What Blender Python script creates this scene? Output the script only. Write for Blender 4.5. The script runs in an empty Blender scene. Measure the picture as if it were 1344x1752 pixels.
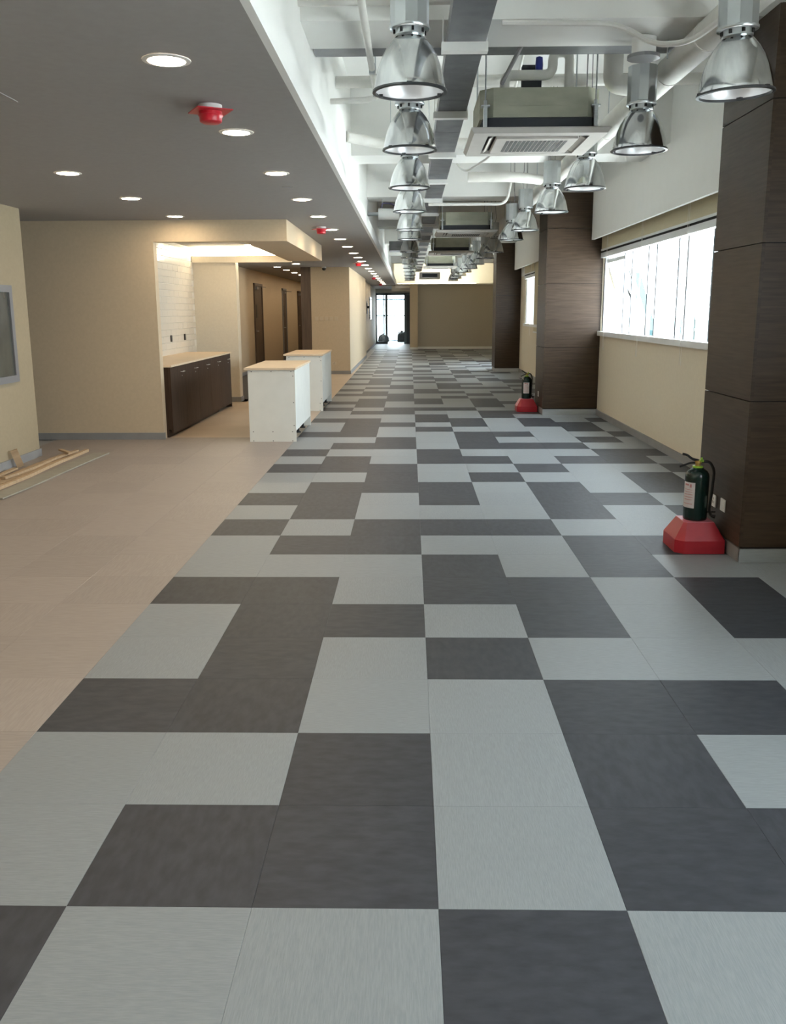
import bpy, bmesh, math, random
from mathutils import Vector, Matrix
random.seed(7)
S = bpy.context.scene
COL = S.collection
PI = math.pi

# ------------------------------------------------------------------ camera
F_PX, PITCH, YAW, ROLL, CAM_H, SHIFT = 1508.68, 0.204555574, -0.0197374071, -0.00482476, 1.56385, -30.878
cp, sp, cy, sy = math.cos(PITCH), math.sin(PITCH), math.cos(YAW), math.sin(YAW)
fw = Vector((sy*cp, cy*cp, -sp)); rt = Vector((cy, -sy, 0)); up = rt.cross(fw)
cr, sr = math.cos(ROLL), math.sin(ROLL)
rt, up = cr*rt + sr*up, -sr*rt + cr*up
cam = bpy.data.cameras.new('camera'); cam_o = bpy.data.objects.new('camera', cam); COL.objects.link(cam_o)
M = Matrix((rt, up, -fw)).transposed().to_4x4(); M.translation = (0, 0, CAM_H)
cam_o.matrix_world = M
cam.sensor_fit = 'VERTICAL'; cam.sensor_height = 24.0; cam.lens = 24.0*F_PX/1752
cam.shift_y = SHIFT/1752; cam.clip_start = 0.05; cam.clip_end = 2000
S.camera = cam_o

# ------------------------------------------------------------------ world / exposure
S.view_settings.view_transform = 'Standard'; S.view_settings.look = 'None'
S.view_settings.gamma = 1; S.view_settings.use_curve_mapping = False
S.view_settings.exposure = 0.50
SKY, SKY_COL, SUN = 11.0, (0.82, 0.925, 1.0), 36.0
DOWN_E, PEND_E, COVE_E = 85.0, 4.0, 24.0
WARM = (1.0, 0.80, 0.56)
w = bpy.data.worlds.new('world'); S.world = w; w.use_nodes = True
bg = w.node_tree.nodes['Background']; bg.inputs[0].default_value = (*SKY_COL, 1); bg.inputs[1].default_value = SKY
sun = bpy.data.lights.new('sun', 'SUN'); sun.energy = SUN; sun.angle = .02; sun.color = (1, .96, .88)   # high sun behind the building: lights the ground and the facades opposite
sun_o = bpy.data.objects.new('sun', sun); sun_o.rotation_euler = (0, -math.radians(38), 0); COL.objects.link(sun_o)
S.cycles.use_denoising = True
S.cycles.max_bounces = 10; S.cycles.diffuse_bounces = 6; S.cycles.glossy_bounces = 4
S.cycles.sample_clamp_indirect = 8.0; S.cycles.caustics_reflective = False; S.cycles.caustics_refractive = False

def portal(name, loc, sx, sy_, rot):
    l = bpy.data.lights.new(name, 'AREA'); l.shape = 'RECTANGLE'; l.size = sx; l.size_y = sy_
    l.cycles.is_portal = True
    o = bpy.data.objects.new(name, l); o.location = loc; o.rotation_euler = rot; COL.objects.link(o)
BAYS = [(-1.9, 3.7), (6.25, 13.43), (14.3, 22.25)]  # first bay cut short to keep window light off the near column's front
WZ0, WZ1 = 1.24, 2.38
for a, b in BAYS:      # light enters the room through these openings: a sky-light guide in each
    portal('window_portal', (2.92, (a+b)/2, (WZ0+WZ1)/2), WZ1-WZ0, b-a, (0, PI/2, 0))
portal('window_portal', (3.72, 25.8, 1.21), 2.38, 3.0, (0, PI/2, 0))
portal('door_portal', (-0.85, 47.6, 1.3), 1.9, 2.6, (-PI/2, 0, 0))

# ------------------------------------------------------------------ helpers
def lin(c):
    return tuple((x/255/12.92 if x/255 <= .04045 else ((x/255+.055)/1.055)**2.4) for x in c)
def mat(name, col, rough=0.6, metal=0.0, spec=0.5, emit=None, es=0.0, alpha=None):
    m = bpy.data.materials.new(name); m.use_nodes = True
    b = m.node_tree.nodes['Principled BSDF']
    b.inputs['Base Color'].default_value = (*col, 1); b.inputs['Roughness'].default_value = rough
    b.inputs['Metallic'].default_value = metal; b.inputs['Specular IOR Level'].default_value = spec
    if emit: b.inputs['Emission Color'].default_value = (*emit, 1); b.inputs['Emission Strength'].default_value = es
    return m
def noise_mat(name, c1, c2, scale=(8, 8, 8), nscale=5.0, detail=4, rough=0.7, metal=0.0, spec=0.5, bump=0.0, lo=.35, hi=.65, rnd=0.0, coords='Object', distort=0.0):
    m = mat(name, c1, rough, metal, spec); nt = m.node_tree; N, L = nt.nodes, nt.links
    b = N['Principled BSDF']
    tc = N.new('ShaderNodeTexCoord'); mp = N.new('ShaderNodeMapping'); mp.inputs['Scale'].default_value = scale
    L.new(tc.outputs[coords], mp.inputs[0])
    no = N.new('ShaderNodeTexNoise'); no.inputs['Scale'].default_value = nscale; no.inputs['Detail'].default_value = detail
    no.inputs['Distortion'].default_value = distort
    no.noise_dimensions = '4D'
    oi = N.new('ShaderNodeObjectInfo'); mul = N.new('ShaderNodeMath'); mul.operation = 'MULTIPLY'; mul.inputs[1].default_value = 37.0
    L.new(oi.outputs['Random'], mul.inputs[0]); L.new(mul.outputs[0], no.inputs['W'])
    L.new(mp.outputs[0], no.inputs['Vector'])
    mr = N.new('ShaderNodeMapRange'); mr.inputs[1].default_value = lo; mr.inputs[2].default_value = hi
    L.new(no.outputs['Fac'], mr.inputs[0])
    mx = N.new('ShaderNodeMix'); mx.data_type = 'RGBA'
    mx.inputs[6].default_value = (*c1, 1); mx.inputs[7].default_value = (*c2, 1)
    L.new(mr.outputs[0], mx.inputs[0]); out = mx.outputs[2]
    if rnd:
        hs = N.new('ShaderNodeHueSaturation'); m2 = N.new('ShaderNodeMapRange')
        m2.inputs[3].default_value = 1-rnd; m2.inputs[4].default_value = 1+rnd
        L.new(oi.outputs['Random'], m2.inputs[0]); L.new(m2.outputs[0], hs.inputs['Value']); L.new(out, hs.inputs['Color']); out = hs.outputs[0]
    L.new(out, b.inputs['Base Color'])
    if bump:
        bp = N.new('ShaderNodeBump'); bp.inputs['Strength'].default_value = bump; bp.inputs['Distance'].default_value = .01
        L.new(no.outputs['Fac'], bp.inputs['Height']); L.new(bp.outputs[0], b.inputs['Normal'])
    return m

def BM(): return bmesh.new()
def box(bm, x0, x1, y0, y1, z0, z1, mi=0):
    v = [bm.verts.new(p) for p in ((x0,y0,z0),(x1,y0,z0),(x1,y1,z0),(x0,y1,z0),(x0,y0,z1),(x1,y0,z1),(x1,y1,z1),(x0,y1,z1))]
    for f in ((0,3,2,1),(4,5,6,7),(0,1,5,4),(1,2,6,5),(2,3,7,6),(3,0,4,7)):
        q = bm.faces.new([v[i] for i in f]); q.material_index = mi
    return v
def frame(d):
    d = d.normalized(); a = Vector((0,0,1)) if abs(d.z) < .9 else Vector((1,0,0))
    u = d.cross(a).normalized(); return u, d.cross(u).normalized()
def tube(bm, pts, r, n=8, cap=True):
    pts = [Vector(p) for p in pts]; rings = []
    for i, p in enumerate(pts):
        d = (pts[min(i+1,len(pts)-1)]-pts[max(i-1,0)])
        u, v = frame(d)
        if rings:
            pu = rings[-1][1]; u = (pu - d.normalized()*pu.dot(d.normalized())).normalized(); v = d.normalized().cross(u)
        rr = r[i] if isinstance(r, (list, tuple)) else r
        rings.append(([bm.verts.new(p+rr*(math.cos(2*PI*k/n)*u+math.sin(2*PI*k/n)*v)) for k in range(n)], u))
    for a, b in zip(rings, rings[1:]):
        for k in range(n): bm.faces.new((a[0][k], a[0][(k+1)%n], b[0][(k+1)%n], b[0][k]))
    if cap: bm.faces.new(rings[0][0][::-1]); bm.faces.new(rings[-1][0])
def bez(P, n=8):      # smooth path through corner points with rounded bends
    P = [Vector(p) for p in P]; out = [P[0]]
    for i in range(1, len(P)-1):
        a, b, c = P[i-1], P[i], P[i+1]
        r = min((a-b).length, (c-b).length)*.45
        s, e = b+(a-b).normalized()*r, b+(c-b).normalized()*r
        for k in range(n+1):
            t = k/n; out.append((1-t)**2*s+2*t*(1-t)*b+t*t*e)
    out.append(P[-1]); return out
def lathe(bm, prof, n=24, c=(0,0,0), closed=False):
    R = [[bm.verts.new((c[0]+r*math.cos(2*PI*k/n), c[1]+r*math.sin(2*PI*k/n), c[2]+z)) for k in range(n)] if r > 1e-6 else [bm.verts.new((c[0],c[1],c[2]+z))] for r, z in prof]
    for a, b in zip(R, R[1:]):
        for k in range(n):
            j = (k+1) % n
            if len(a) == 1 and len(b) == 1: continue
            if len(a) == 1: bm.faces.new((a[0], b[j], b[k]))
            elif len(b) == 1: bm.faces.new((a[k], a[j], b[0]))
            else: bm.faces.new((a[k], a[j], b[j], b[k]))
    if closed:
        a, b = R[-1], R[0]
        for k in range(n): j = (k+1) % n; bm.faces.new((a[k], a[j], b[j], b[k]))
def prism(bm, poly, z0, z1):
    a = [bm.verts.new((x,y,z0)) for x, y in poly]; b = [bm.verts.new((x,y,z1)) for x, y in poly]
    n = len(poly); bm.faces.new(a[::-1]); bm.faces.new(b)
    for i in range(n): j = (i+1) % n; bm.faces.new((a[i], a[j], b[j], b[i]))
def obj(name, bm, m, parent=None, loc=(0,0,0), rot=(0,0,0), smooth=False, bevel=0, kind=None):
    bmesh.ops.recalc_face_normals(bm, faces=bm.faces)
    if bevel: bmesh.ops.bevel(bm, geom=list(bm.edges), offset=bevel, segments=2, affect='EDGES', profile=.5)
    me = bpy.data.meshes.new(name); bm.to_mesh(me); bm.free()
    for q in (m if isinstance(m, (list, tuple)) else [m]): me.materials.append(q)
    if smooth:
        me.polygons.foreach_set('use_smooth', [True]*len(me.polygons))
        me.set_sharp_from_angle(angle=math.radians(40))
    o = bpy.data.objects.new(name, me); COL.objects.link(o); o.location = loc; o.rotation_euler = rot
    if parent: o.parent = parent
    if kind: o['kind'] = kind
    return o
def bx(name, x0, x1, y0, y1, z0, z1, m, parent=None, **k):
    b = BM(); box(b, x0, x1, y0, y1, z0, z1); return obj(name, b, m, parent, **k)
def tag(o, label, cat, group=None):
    o['label'] = label; o['category'] = cat
    if group: o['group'] = group
    return o
def thing(name, label, cat, loc=(0,0,0), rot=(0,0,0), group=None):
    o = bpy.data.objects.new(name, None); COL.objects.link(o); o.location = loc; o.rotation_euler = rot
    o.empty_display_size = .1
    return tag(o, label, cat, group)
def dup(root, loc=None, rot=None, label=None):
    r = root.copy(); COL.objects.link(r)
    if loc is not None: r.location = loc
    if rot is not None: r.rotation_euler = rot
    if label: r['label'] = label
    for ch in list(root.children):
        c = ch.copy(); COL.objects.link(c); c.parent = r
        for g in list(ch.children):
            d = g.copy(); COL.objects.link(d); d.parent = c
    return r
def struct(name, x0, x1, y0, y1, z0, z1, m, parent=None):
    return bx(name, x0, x1, y0, y1, z0, z1, m, parent, kind=None if parent else 'structure')
ORD = ['nearest','second','third','fourth','fifth','sixth','seventh','eighth','ninth','tenth','eleventh','twelfth','thirteenth','fourteenth','fifteenth','sixteenth','seventeenth','eighteenth','nineteenth','twentieth','twenty first','twenty second','twenty third','twenty fourth']

# ------------------------------------------------------------------ materials
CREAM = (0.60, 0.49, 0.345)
m_cream = noise_mat('cream_paint', CREAM, tuple(c*.95 for c in CREAM), (1,1,1), 30, 3, .62, spec=.3)
m_cream2 = noise_mat('pale_cream_paint', (.76,.68,.54), (.73,.65,.515), (1,1,1), 30, 3, .62, spec=.3)
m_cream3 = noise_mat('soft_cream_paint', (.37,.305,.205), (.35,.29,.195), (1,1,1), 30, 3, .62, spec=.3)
m_farwall = noise_mat('taupe_paint', (.52,.475,.40), (.495,.45,.375), (1,1,1), 30, 3, .6, spec=.3)
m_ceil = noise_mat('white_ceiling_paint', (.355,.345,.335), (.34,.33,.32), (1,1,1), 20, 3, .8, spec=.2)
m_white = noise_mat('white_paint', (.88,.88,.855), (.865,.865,.84), (1,1,1), 6, 4, .7, spec=.3)
m_pipewhite = noise_mat('white_lagging', (.78,.77,.73), (.72,.71,.67), (1,1,1), 9, 4, .6, spec=.3)
m_light = noise_mat('light_grey_vinyl_weave', (.208,.228,.242), (.248,.270,.284), (7,95,7), 3.5, 7, .48, spec=.4, bump=.12, rnd=.03)
m_dark = noise_mat('charcoal_vinyl_weave', (.026,.029,.036), (.042,.046,.055), (6,14,6), 2.2, 9, .52, spec=.36, bump=.10, rnd=.06)
m_beige = noise_mat('beige_vinyl_weave', (.295,.255,.228), (.335,.29,.26), (4,40,4), 3.0, 6, .50, spec=.4, bump=.1, rnd=.05)
m_pantryfloor = noise_mat('sand_vinyl_sheet', (.52,.41,.30), (.58,.46,.345), (1,1,1), 2.0, 5, .34, spec=.45)
m_screed = noise_mat('grey_screed', (.30,.30,.30), (.36,.36,.36), (1,1,1), 3, 4, .5)
m_skirt = noise_mat('grey_skirting_vinyl', (.25,.25,.25), (.28,.28,.28), (1,1,1), 8, 3, .5)
m_steel = noise_mat('brushed_steel', (.62,.66,.68), (.55,.58,.60), (1,1,30), 8, 3, .35, metal=.85)
m_blackgap = mat('black_joint', (.012,.012,.012), .8)
m_tile = mat('glossy_white_tile', (.76,.71,.62), .24, spec=.5)
m_grout = mat('grout', (.68,.66,.61), .8)
m_alu = noise_mat('white_aluminium', (.80,.82,.83), (.76,.78,.79), (1,1,1), 5, 2, .4, spec=.5)
m_black = mat('black_plastic', (.012,.012,.013), .45)
m_rubber = mat('black_rubber', (.014,.014,.014), .6)
m_gal = noise_mat('galvanised_sheet', (.20,.21,.225), (.30,.31,.325), (1,1,1), 5, 5, .42, metal=.75, rnd=.08)
m_mel = noise_mat('white_melamine', (.80,.80,.75), (.77,.77,.72), (1,1,1), 6, 3, .45, spec=.4)
m_ply = noise_mat('raw_plywood', (.78,.63,.46), (.68,.53,.37), (2,14,2), 3, 5, .65, distort=.4)
m_walnut = noise_mat('dark_walnut_door', (.045,.027,.018), (.066,.041,.027), (14,14,1.2), 2.5, 6, .55, spec=.12, distort=.5, rnd=.08)
m_screw = mat('steel_screw', (.10,.10,.10), .4, metal=.8)
m_red = noise_mat('red_painted_wood', (.42,.018,.030), (.36,.014,.024), (1,1,1), 9, 3, .4, spec=.45)
m_redp = mat('red_plastic', (.55,.012,.03), .35)
m_whitep = mat('white_plastic', (.80,.79,.76), .4)
m_green = mat('dark_green_enamel', (.006,.022,.018), .22)
m_lime = mat('lime_plastic', (.35,.60,.05), .4)
m_brass = mat('brass_valve', (.45,.30,.10), .35, metal=.9)
m_ac = noise_mat('grey_white_abs', (.60,.58,.55), (.56,.54,.51), (1,1,1), 9, 3, .5)
m_acdark = mat('shadow_grey_foam', (.045,.05,.06), .8)
m_acbody = noise_mat('olive_insulated_casing', (.46,.47,.37), (.36,.37,.29), (1,1,2.5), 4, 5, .6)
m_blue = mat('blue_plastic', (.01,.02,.22), .35)
m_screen = mat('black_screen', (.008,.008,.010), .12, spec=.6)
m_bag = noise_mat('black_bag_film', (.012,.014,.015), (.02,.022,.024), (1,1,1), 12, 4, .4, bump=.6)
m_wood = noise_mat('pine_offcut', (.52,.38,.24), (.40,.28,.17), (2,30,8), 2, 5, .7, rnd=.12)
m_teal = noise_mat('teal_curtain_wall', (.010,.040,.047), (.014,.050,.057), (1,1,1), .3, 2, .6)
m_tealp = noise_mat('pale_teal_facade', (.040,.062,.066), (.046,.068,.072), (1,1,1), .3, 2, .6)
m_ground = mat('hazy_ground', (.72,.73,.71), .9)
m_blind = noise_mat('cream_blind_fabric', (.62,.56,.40), (.58,.52,.37), (1,1,40), 6, 2, .8, spec=.2)
m_frameg = mat('grey_powder_coat', (.25,.25,.26), .45, metal=.3)
m_doorframe = mat('blue_grey_frame', (.20,.27,.33), .4)
m_mirror = noise_mat('smoky_glass', (.05,.055,.05), (.12,.13,.11), (1,.8,.5), 2.2, 5, .12, spec=.7)
m_doorwood = noise_mat('brown_door_laminate', (.085,.058,.042), (.12,.082,.058), (9,9,1), 2, 5, .45, distort=.4)
m_label = None
def glass_mat():
    m = bpy.data.materials.new('clear_window_glass'); m.use_nodes = True; nt = m.node_tree; N, L = nt.nodes, nt.links
    N.remove(N['Principled BSDF'])
    t = N.new('ShaderNodeBsdfTransparent'); t.inputs[0].default_value = (.985,.995,.993,1)
    g = N.new('ShaderNodeBsdfGlossy'); g.inputs['Roughness'].default_value = .02
    fr = N.new('ShaderNodeLayerWeight'); pw = N.new('ShaderNodeMath'); pw.operation = 'POWER'; pw.inputs[1].default_value = 5.0
    ma = N.new('ShaderNodeMath'); ma.operation = 'MULTIPLY_ADD'; ma.inputs[1].default_value = .45; ma.inputs[2].default_value = .02
    L.new(fr.outputs['Facing'], pw.inputs[0]); L.new(pw.outputs[0], ma.inputs[0])
    mx = N.new('ShaderNodeMixShader'); L.new(ma.outputs[0], mx.inputs[0]); L.new(t.outputs[0], mx.inputs[1]); L.new(g.outputs[0], mx.inputs[2])
    L.new(mx.outputs[0], N['Material Output'].inputs[0]); return m
m_glass = glass_mat()
m_wv = noise_mat('walnut_veneer', (.042,.0275,.0175), (.064,.042,.028), (1.6,1.6,24), 2.4, 8, .45, spec=.2, distort=.25, rnd=.05)
m_polish = noise_mat('polished_aluminium', (.80,.82,.82), (.62,.64,.65), (7,7,1.5), 2.0, 3, .13, metal=1.0, distort=.8)
m_hous = noise_mat('ribbed_aluminium', (.58,.61,.62), (.50,.53,.54), (1,1,1), 6, 2, .3, metal=.9)
m_rim = mat('dark_rim', (.08,.085,.09), .35, metal=.7)
m_reflect = mat('satin_reflector', (.80,.81,.82), .38, metal=.85)
m_lampon = mat('lamp_glow', (.9,.9,.9), .5, emit=(1,.97,.93), es=PEND_E)
m_down = mat('downlight_lens', (.9,.9,.9), .5, emit=WARM, es=DOWN_E)
m_cove = mat('led_cove_strip', (.9,.9,.9), .5, emit=(1,.86,.60), es=COVE_E)
m_covefar = mat('led_cove_strip_far', (.9,.9,.9), .5, emit=(1,.90,.66), es=COVE_E*.5)

# ------------------------------------------------------------------ structure: floor
GX, GY, T = -0.925, 2.082, 0.5
floor = struct('floor', -6.3, 3.8, -6.3, 47.5, -.20, -.008, m_screed)
PAT = ["LDDLDDDLL","LLDLDLLDL","DDLLDDLLD","LDLDLLLDL","LDDLDLDDL","DDLDDLDLD","LLLDLDLLL","LDDLLDDLL",
       "DLDDDLLLL","LDLLLDLDL","DDLDLDDLL","LDDDLDLDL","LLDLDLLDL","DDDLLDLLD","LDLDDLDDL","DLLDLLLDD"]
def tile_mesh(name, m, wx=T):
    b = BM(); g = .0003
    h = T/2-g; hx = wx/2-g
    lo = [b.verts.new((x,y,-.008)) for x,y in ((-hx,-h),(hx,-h),(hx,h),(-hx,h))]
    e = .0006
    mid = [b.verts.new((x,y,-.0006)) for x,y in ((-hx,-h),(hx,-h),(hx,h),(-hx,h))]
    top = [b.verts.new((x,y,0)) for x,y in ((-hx+e,-h+e),(hx-e,-h+e),(hx-e,h-e),(-hx+e,h-e))]
    b.faces.new(top)
    for A, B_ in ((lo, mid), (mid, top)):
        for i in range(4): j = (i+1)%4; b.faces.new((A[i],A[j],B_[j],B_[i]))
    bmesh.ops.recalc_face_normals(b, faces=b.faces)
    me = bpy.data.meshes.new(name); b.to_mesh(me); b.free(); me.materials.append(m); return me
WX = 2.84-(GX+7*T)
TM = {'L': tile_mesh('light_carpet_tile', m_light), 'D': tile_mesh('dark_carpet_tile', m_dark), 'B': tile_mesh('beige_carpet_tile', m_beige),
      'l': tile_mesh('light_carpet_tile', m_light, WX), 'd': tile_mesh('dark_carpet_tile', m_dark, WX)}
TN = {'L':'light_carpet_tile','D':'dark_carpet_tile','B':'beige_carpet_tile'}
def put_tile(k, c, r):
    kk = k; x = GX+(c+.5)*T; q = random.randrange(4)
    if c == 7: kk = k.lower(); x = GX+7*T+WX/2; q = random.choice((0, 2))
    o = bpy.data.objects.new(TN[k], TM[kk]); COL.objects.link(o); o.parent = floor
    o.location = (x, GY+(r+.5)*T, 0); o.rotation_euler = (0, 0, q*PI/2)
NEAR_ROWS = 30
for r in range(-3, NEAR_ROWS):
    for c in range(-1, 8):
        if c >= 5 and r < 2: continue
        put_tile(PAT[r % 16][c+1], c, r)
for r in range(-3, 18):
    for c in range(-2, -8, -1):
        x = GX+(c+.5)*T
        if x < -4.3 and r < 15: continue
        if r < 0 and c < -4: continue
        put_tile('B', c, r)
# the rows too far off to tell apart: one piece, still tile by tile
b = BM()
for r in range(NEAR_ROWS, 71):
    for c in range(-1, 9 if r < 44 else 10):
        if c > 7 and r < 44: continue
        x0, x1 = GX+c*T+.0008, (2.84 if c == 7 and r < 44 else min(3.6, GX+(c+1)*T))-.0008
        box(b, x0, x1, GY+r*T+.0008, GY+(r+1)*T-.0008, -.008, 0, 0 if PAT[r % 16][(c+1) % 9] == 'L' else 1)
o = obj('far_carpet_tiles', b, [m_light, m_dark], floor); o['kind'] = 'stuff'
b = BM()
for r in range(-9, 0):
    for c in list(range(-7, 8)):
        if r >= -3 and (-4 <= c <= 4): continue
        x0, x1 = GX+c*T+.0008, (2.84 if c == 7 else GX+(c+1)*T)-.0008
        k = 2 if c < -1 else (0 if PAT[r % 16][c+1] == 'L' else 1)
        box(b, x0, x1, GY+r*T+.0008, GY+(r+1)*T-.0008, -.008, 0, k)
for r in range(0, 2):
    for c in range(5, 8):
        x0, x1 = GX+c*T+.0008, (2.84 if c == 7 else GX+(c+1)*T)-.0008
        box(b, x0, x1, GY+r*T+.0008, GY+(r+1)*T-.0008, -.008, 0, 0 if PAT[r % 16][c+1] == 'L' else 1)
o = obj('outer_carpet_tiles', b, [m_light, m_dark, m_beige], floor); o['kind'] = 'stuff'
YV = GY+18*T   # 11.08: sheet vinyl starts behind the tiles
bx('vinyl_sheet', -3.72, GX-T-.001, YV, 16.1, -.008, -.0005, m_pantryfloor, floor)
bx('vinyl_sheet', -2.9, GX-T-.001, 16.101, 26.9, -.008, -.0005, m_pantryfloor, floor)
bx('corridor_carpet', -4.15, -2.901, 15.6, 37.5, -.008, -.0005, m_dark, floor)
bx('alcove_carpet', -1.66, 0.03, GY+71*T, 47.4, -.008, 0, m_light, floor)

# ------------------------------------------------------------------ structure: ceilings, walls
ZS, ZB, ZD = 3.95, 3.24, 2.64
ceiling = struct('ceiling', -6.3, 3.8, -6.3, 38.6, ZS, ZS+.2, m_white)
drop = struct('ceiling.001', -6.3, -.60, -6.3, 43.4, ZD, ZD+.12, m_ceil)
struct('trim_1', -.60, -.565, -6.3, 37.4, ZD, ZD+.17, m_white)
struct('wall_bulkhead', -.78, -.645, -6.3, 38.6, ZD+.12, ZS, m_white)
for i, y in enumerate((-2.6, 1.6, 5.65, 10.25, 13.87, 18.6, 23.22, 27.8, 32.3)):
    struct('ceiling_beam', -.645, 2.84 if i < 7 else 3.60, y, y+.56, ZB, ZS, m_white)
struct('wall_back', -6.3, 3.3, -6.5, -6.3, -.2, 4.15, m_cream)
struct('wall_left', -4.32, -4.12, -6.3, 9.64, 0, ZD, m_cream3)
struct('wall_left.001', -6.5, -6.3, -6.3, 43.6, -.2, 4.15, m_cream)
struct('wall_pantry', -6.3, -3.08, 10.92, 11.06, 0, ZD, m_cream)
# pantry recess: tiled back wall, yellow end wall, bulkhead ring with a lit tray
tw = struct('wall_tiled', -4.35, -3.735, 11.06, 15.6, 0, ZD, m_grout)
b = BM(); tl, th = .296, .096
v = box(b, -.006, .006, -tl/2, tl/2, -th/2, th/2); bmesh.ops.recalc_face_normals(b, faces=b.faces)
bmesh.ops.bevel(b, geom=[e for e in b.edges if all(q.co.x > 0 for q in e.verts)], offset=.004, segments=1, affect='EDGES')
tme = bpy.data.meshes.new('wall_tile'); b.to_mesh(tme); b.free(); tme.materials.append(m_tile)
for r in range(17):
    for c in range(12):
        y = 15.58-.15-c*.3-(.15 if r % 2 else 0)
        if y < 11.9: continue
        o = bpy.data.objects.new('wall_tile', tme); COL.objects.link(o); o.parent = tw
        o.location = (-3.733, y, .945+r*.1); o.rotation_euler = (0, random.uniform(-.03,.03), random.uniform(-.012,.012))
struct('wall_yellow', -4.35, -3.0, 15.6, 15.85, 0, ZD, m_cream2)
struct('wall_corridor', -4.35, -4.15, 15.6, 37.5, 0, ZD, m_cream)
struct('wall_corridor.001', -4.35, -2.47, 37.5, 37.7, 0, ZD, m_cream)
struct('ceiling_bulkhead', -3.08, -1.47, 10.92, 11.08, 2.39, ZD, m_cream)
struct('ceiling_bulkhead.001', -2.02, -1.47, 11.08, 15.2, 2.39, ZD, m_cream)
struct('trim_cove', -3.73, -2.02, 15.50, 15.595, 2.39, 2.50, m_cream2)
led = bx('led_strip', -3.70, -2.05, 15.555, 15.59, 2.505, 2.63, m_cove)
tag(led, 'bright warm LED strip glowing in the pantry ceiling recess', 'light')
# block wall with jogs
struct('wall_block', -2.47, -1.51, 22.55, 31.0, 0, ZD, m_cream)
struct('wall_block.001', -2.47, -1.65, 31.0, 43.4, 0, ZD, m_cream2)
# far wall, cove, door alcove
struct('wall_far', .10, 3.60, 37.4, 37.65, 0, 2.62, m_farwall)
struct('wall_pilaster', .0, .32, 36.95, 43.4, 0, 2.62, m_cream) 
struct('wall_cove', -.78, 3.8, 38.6, 38.8, 2.4, ZS+.2, m_white)
struct('trim_2', -.6, 3.60, 37.25, 37.75, 2.62, 2.66, m_white)
struct('trim_3', -.6, 3.60, 37.65, 38.6, 2.50, 2.60, m_white)
struct('ceiling.002', -1.65, .32, 37.75, 43.4, 2.60, 2.66, m_ceil)
led2 = bx('led_strip', -.5, 2.75, 37.80, 37.95, 2.665, 2.69, m_covefar)
tag(led2, 'long warm LED strip lighting the cove above far wall', 'light')
struct('wall_header', -1.66, .0, 43.3, 43.4, 2.42, 2.66, m_white)
struct('wall_outer', -6.5, -1.66, 43.4, 43.6, -.2, 4.15, m_cream)
struct('wall_outer.001', .0, 3.3, 43.4, 43.6, -.2, 4.15, m_cream)
struct('wall_outer.002', .32, 3.8, 37.65, 43.4, -.2, 2.5, m_farwall) 
struct('ceiling.003', -1.9, .3, 43.4, 47.6, 2.62, 2.75, m_white)
struct('wall_alcove', -1.9, -1.72, 43.6, 47.6, 0, 2.62, m_white)
struct('wall_alcove.001', .12, .3, 43.6, 47.6, 0, 2.62, m_white)
# right wall with window openings
struct('wall_right', 2.84, 3.05, -6.3, 24.0, -.2, WZ0-.04, m_cream2)
struct('wall_right.002', 3.60, 3.80, 27.3, 38.6, -.2, 4.15, m_cream2)
struct('wall_right.004', 3.60, 3.80, 23.8, 24.3, -.2, 4.15, m_cream2)
struct('wall_right.005', 3.60, 3.80, 24.3, 27.3, 2.4, 4.15, m_cream2)
struct('wall_right.006', 3.60, 3.80, 24.3, 27.3, -.2, .02, m_cream2)
struct('wall_right.003', 3.05, 3.80, 23.8, 24.0, -.2, 4.15, m_cream2)
struct('wall_right.001', 2.84, 3.05, -6.3, 24.0, WZ1+.02, 4.15, m_white)
prev = -6.3
for i, (a, c) in enumerate(BAYS+[(24.0, 39)]):
    struct('wall_pier', 2.84, 3.05, prev, a, WZ0-.04, WZ1+.02, m_cream2); prev = c  # pier after the first bay is unseen, widened to block light

# ------------------------------------------------------------------ columns with veneer panels
JZ = [.10, 1.015, 1.945, 2.735, 3.235]
def column(y0, y1, x0):
    k = struct('column', x0+.02, 2.838, y0+.02, y1-.02, 0, 3.24, m_blackgap)
    g = .003
    for za, zb in zip(JZ, JZ[1:]):
        for (xa, xb, ya, yb) in ((x0, x0+.02, y0, y1), (x0+.02, 2.838, y0, y0+.02), (x0+.02, 2.838, y1-.02, y1)):
            bx('wood_panel', xa, xb, ya, yb, za+g, zb-g, m_wv, k)
    bx('steel_skirting', x0+.008, x0+.02, y0+.008, y1-.008, 0, .088, m_skirt, k)
    bx('steel_skirting', x0+.008, 2.838, y0+.006, y0+.02, 0, .088, m_steel, k)
    return k
COLS = [(5.39, 6.22, 2.06), (13.45, 14.27, 2.01), (23.2, 24.02, 2.2), (-2.75, -1.92, 2.06)]
for c in COLS: column(*c)
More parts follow.
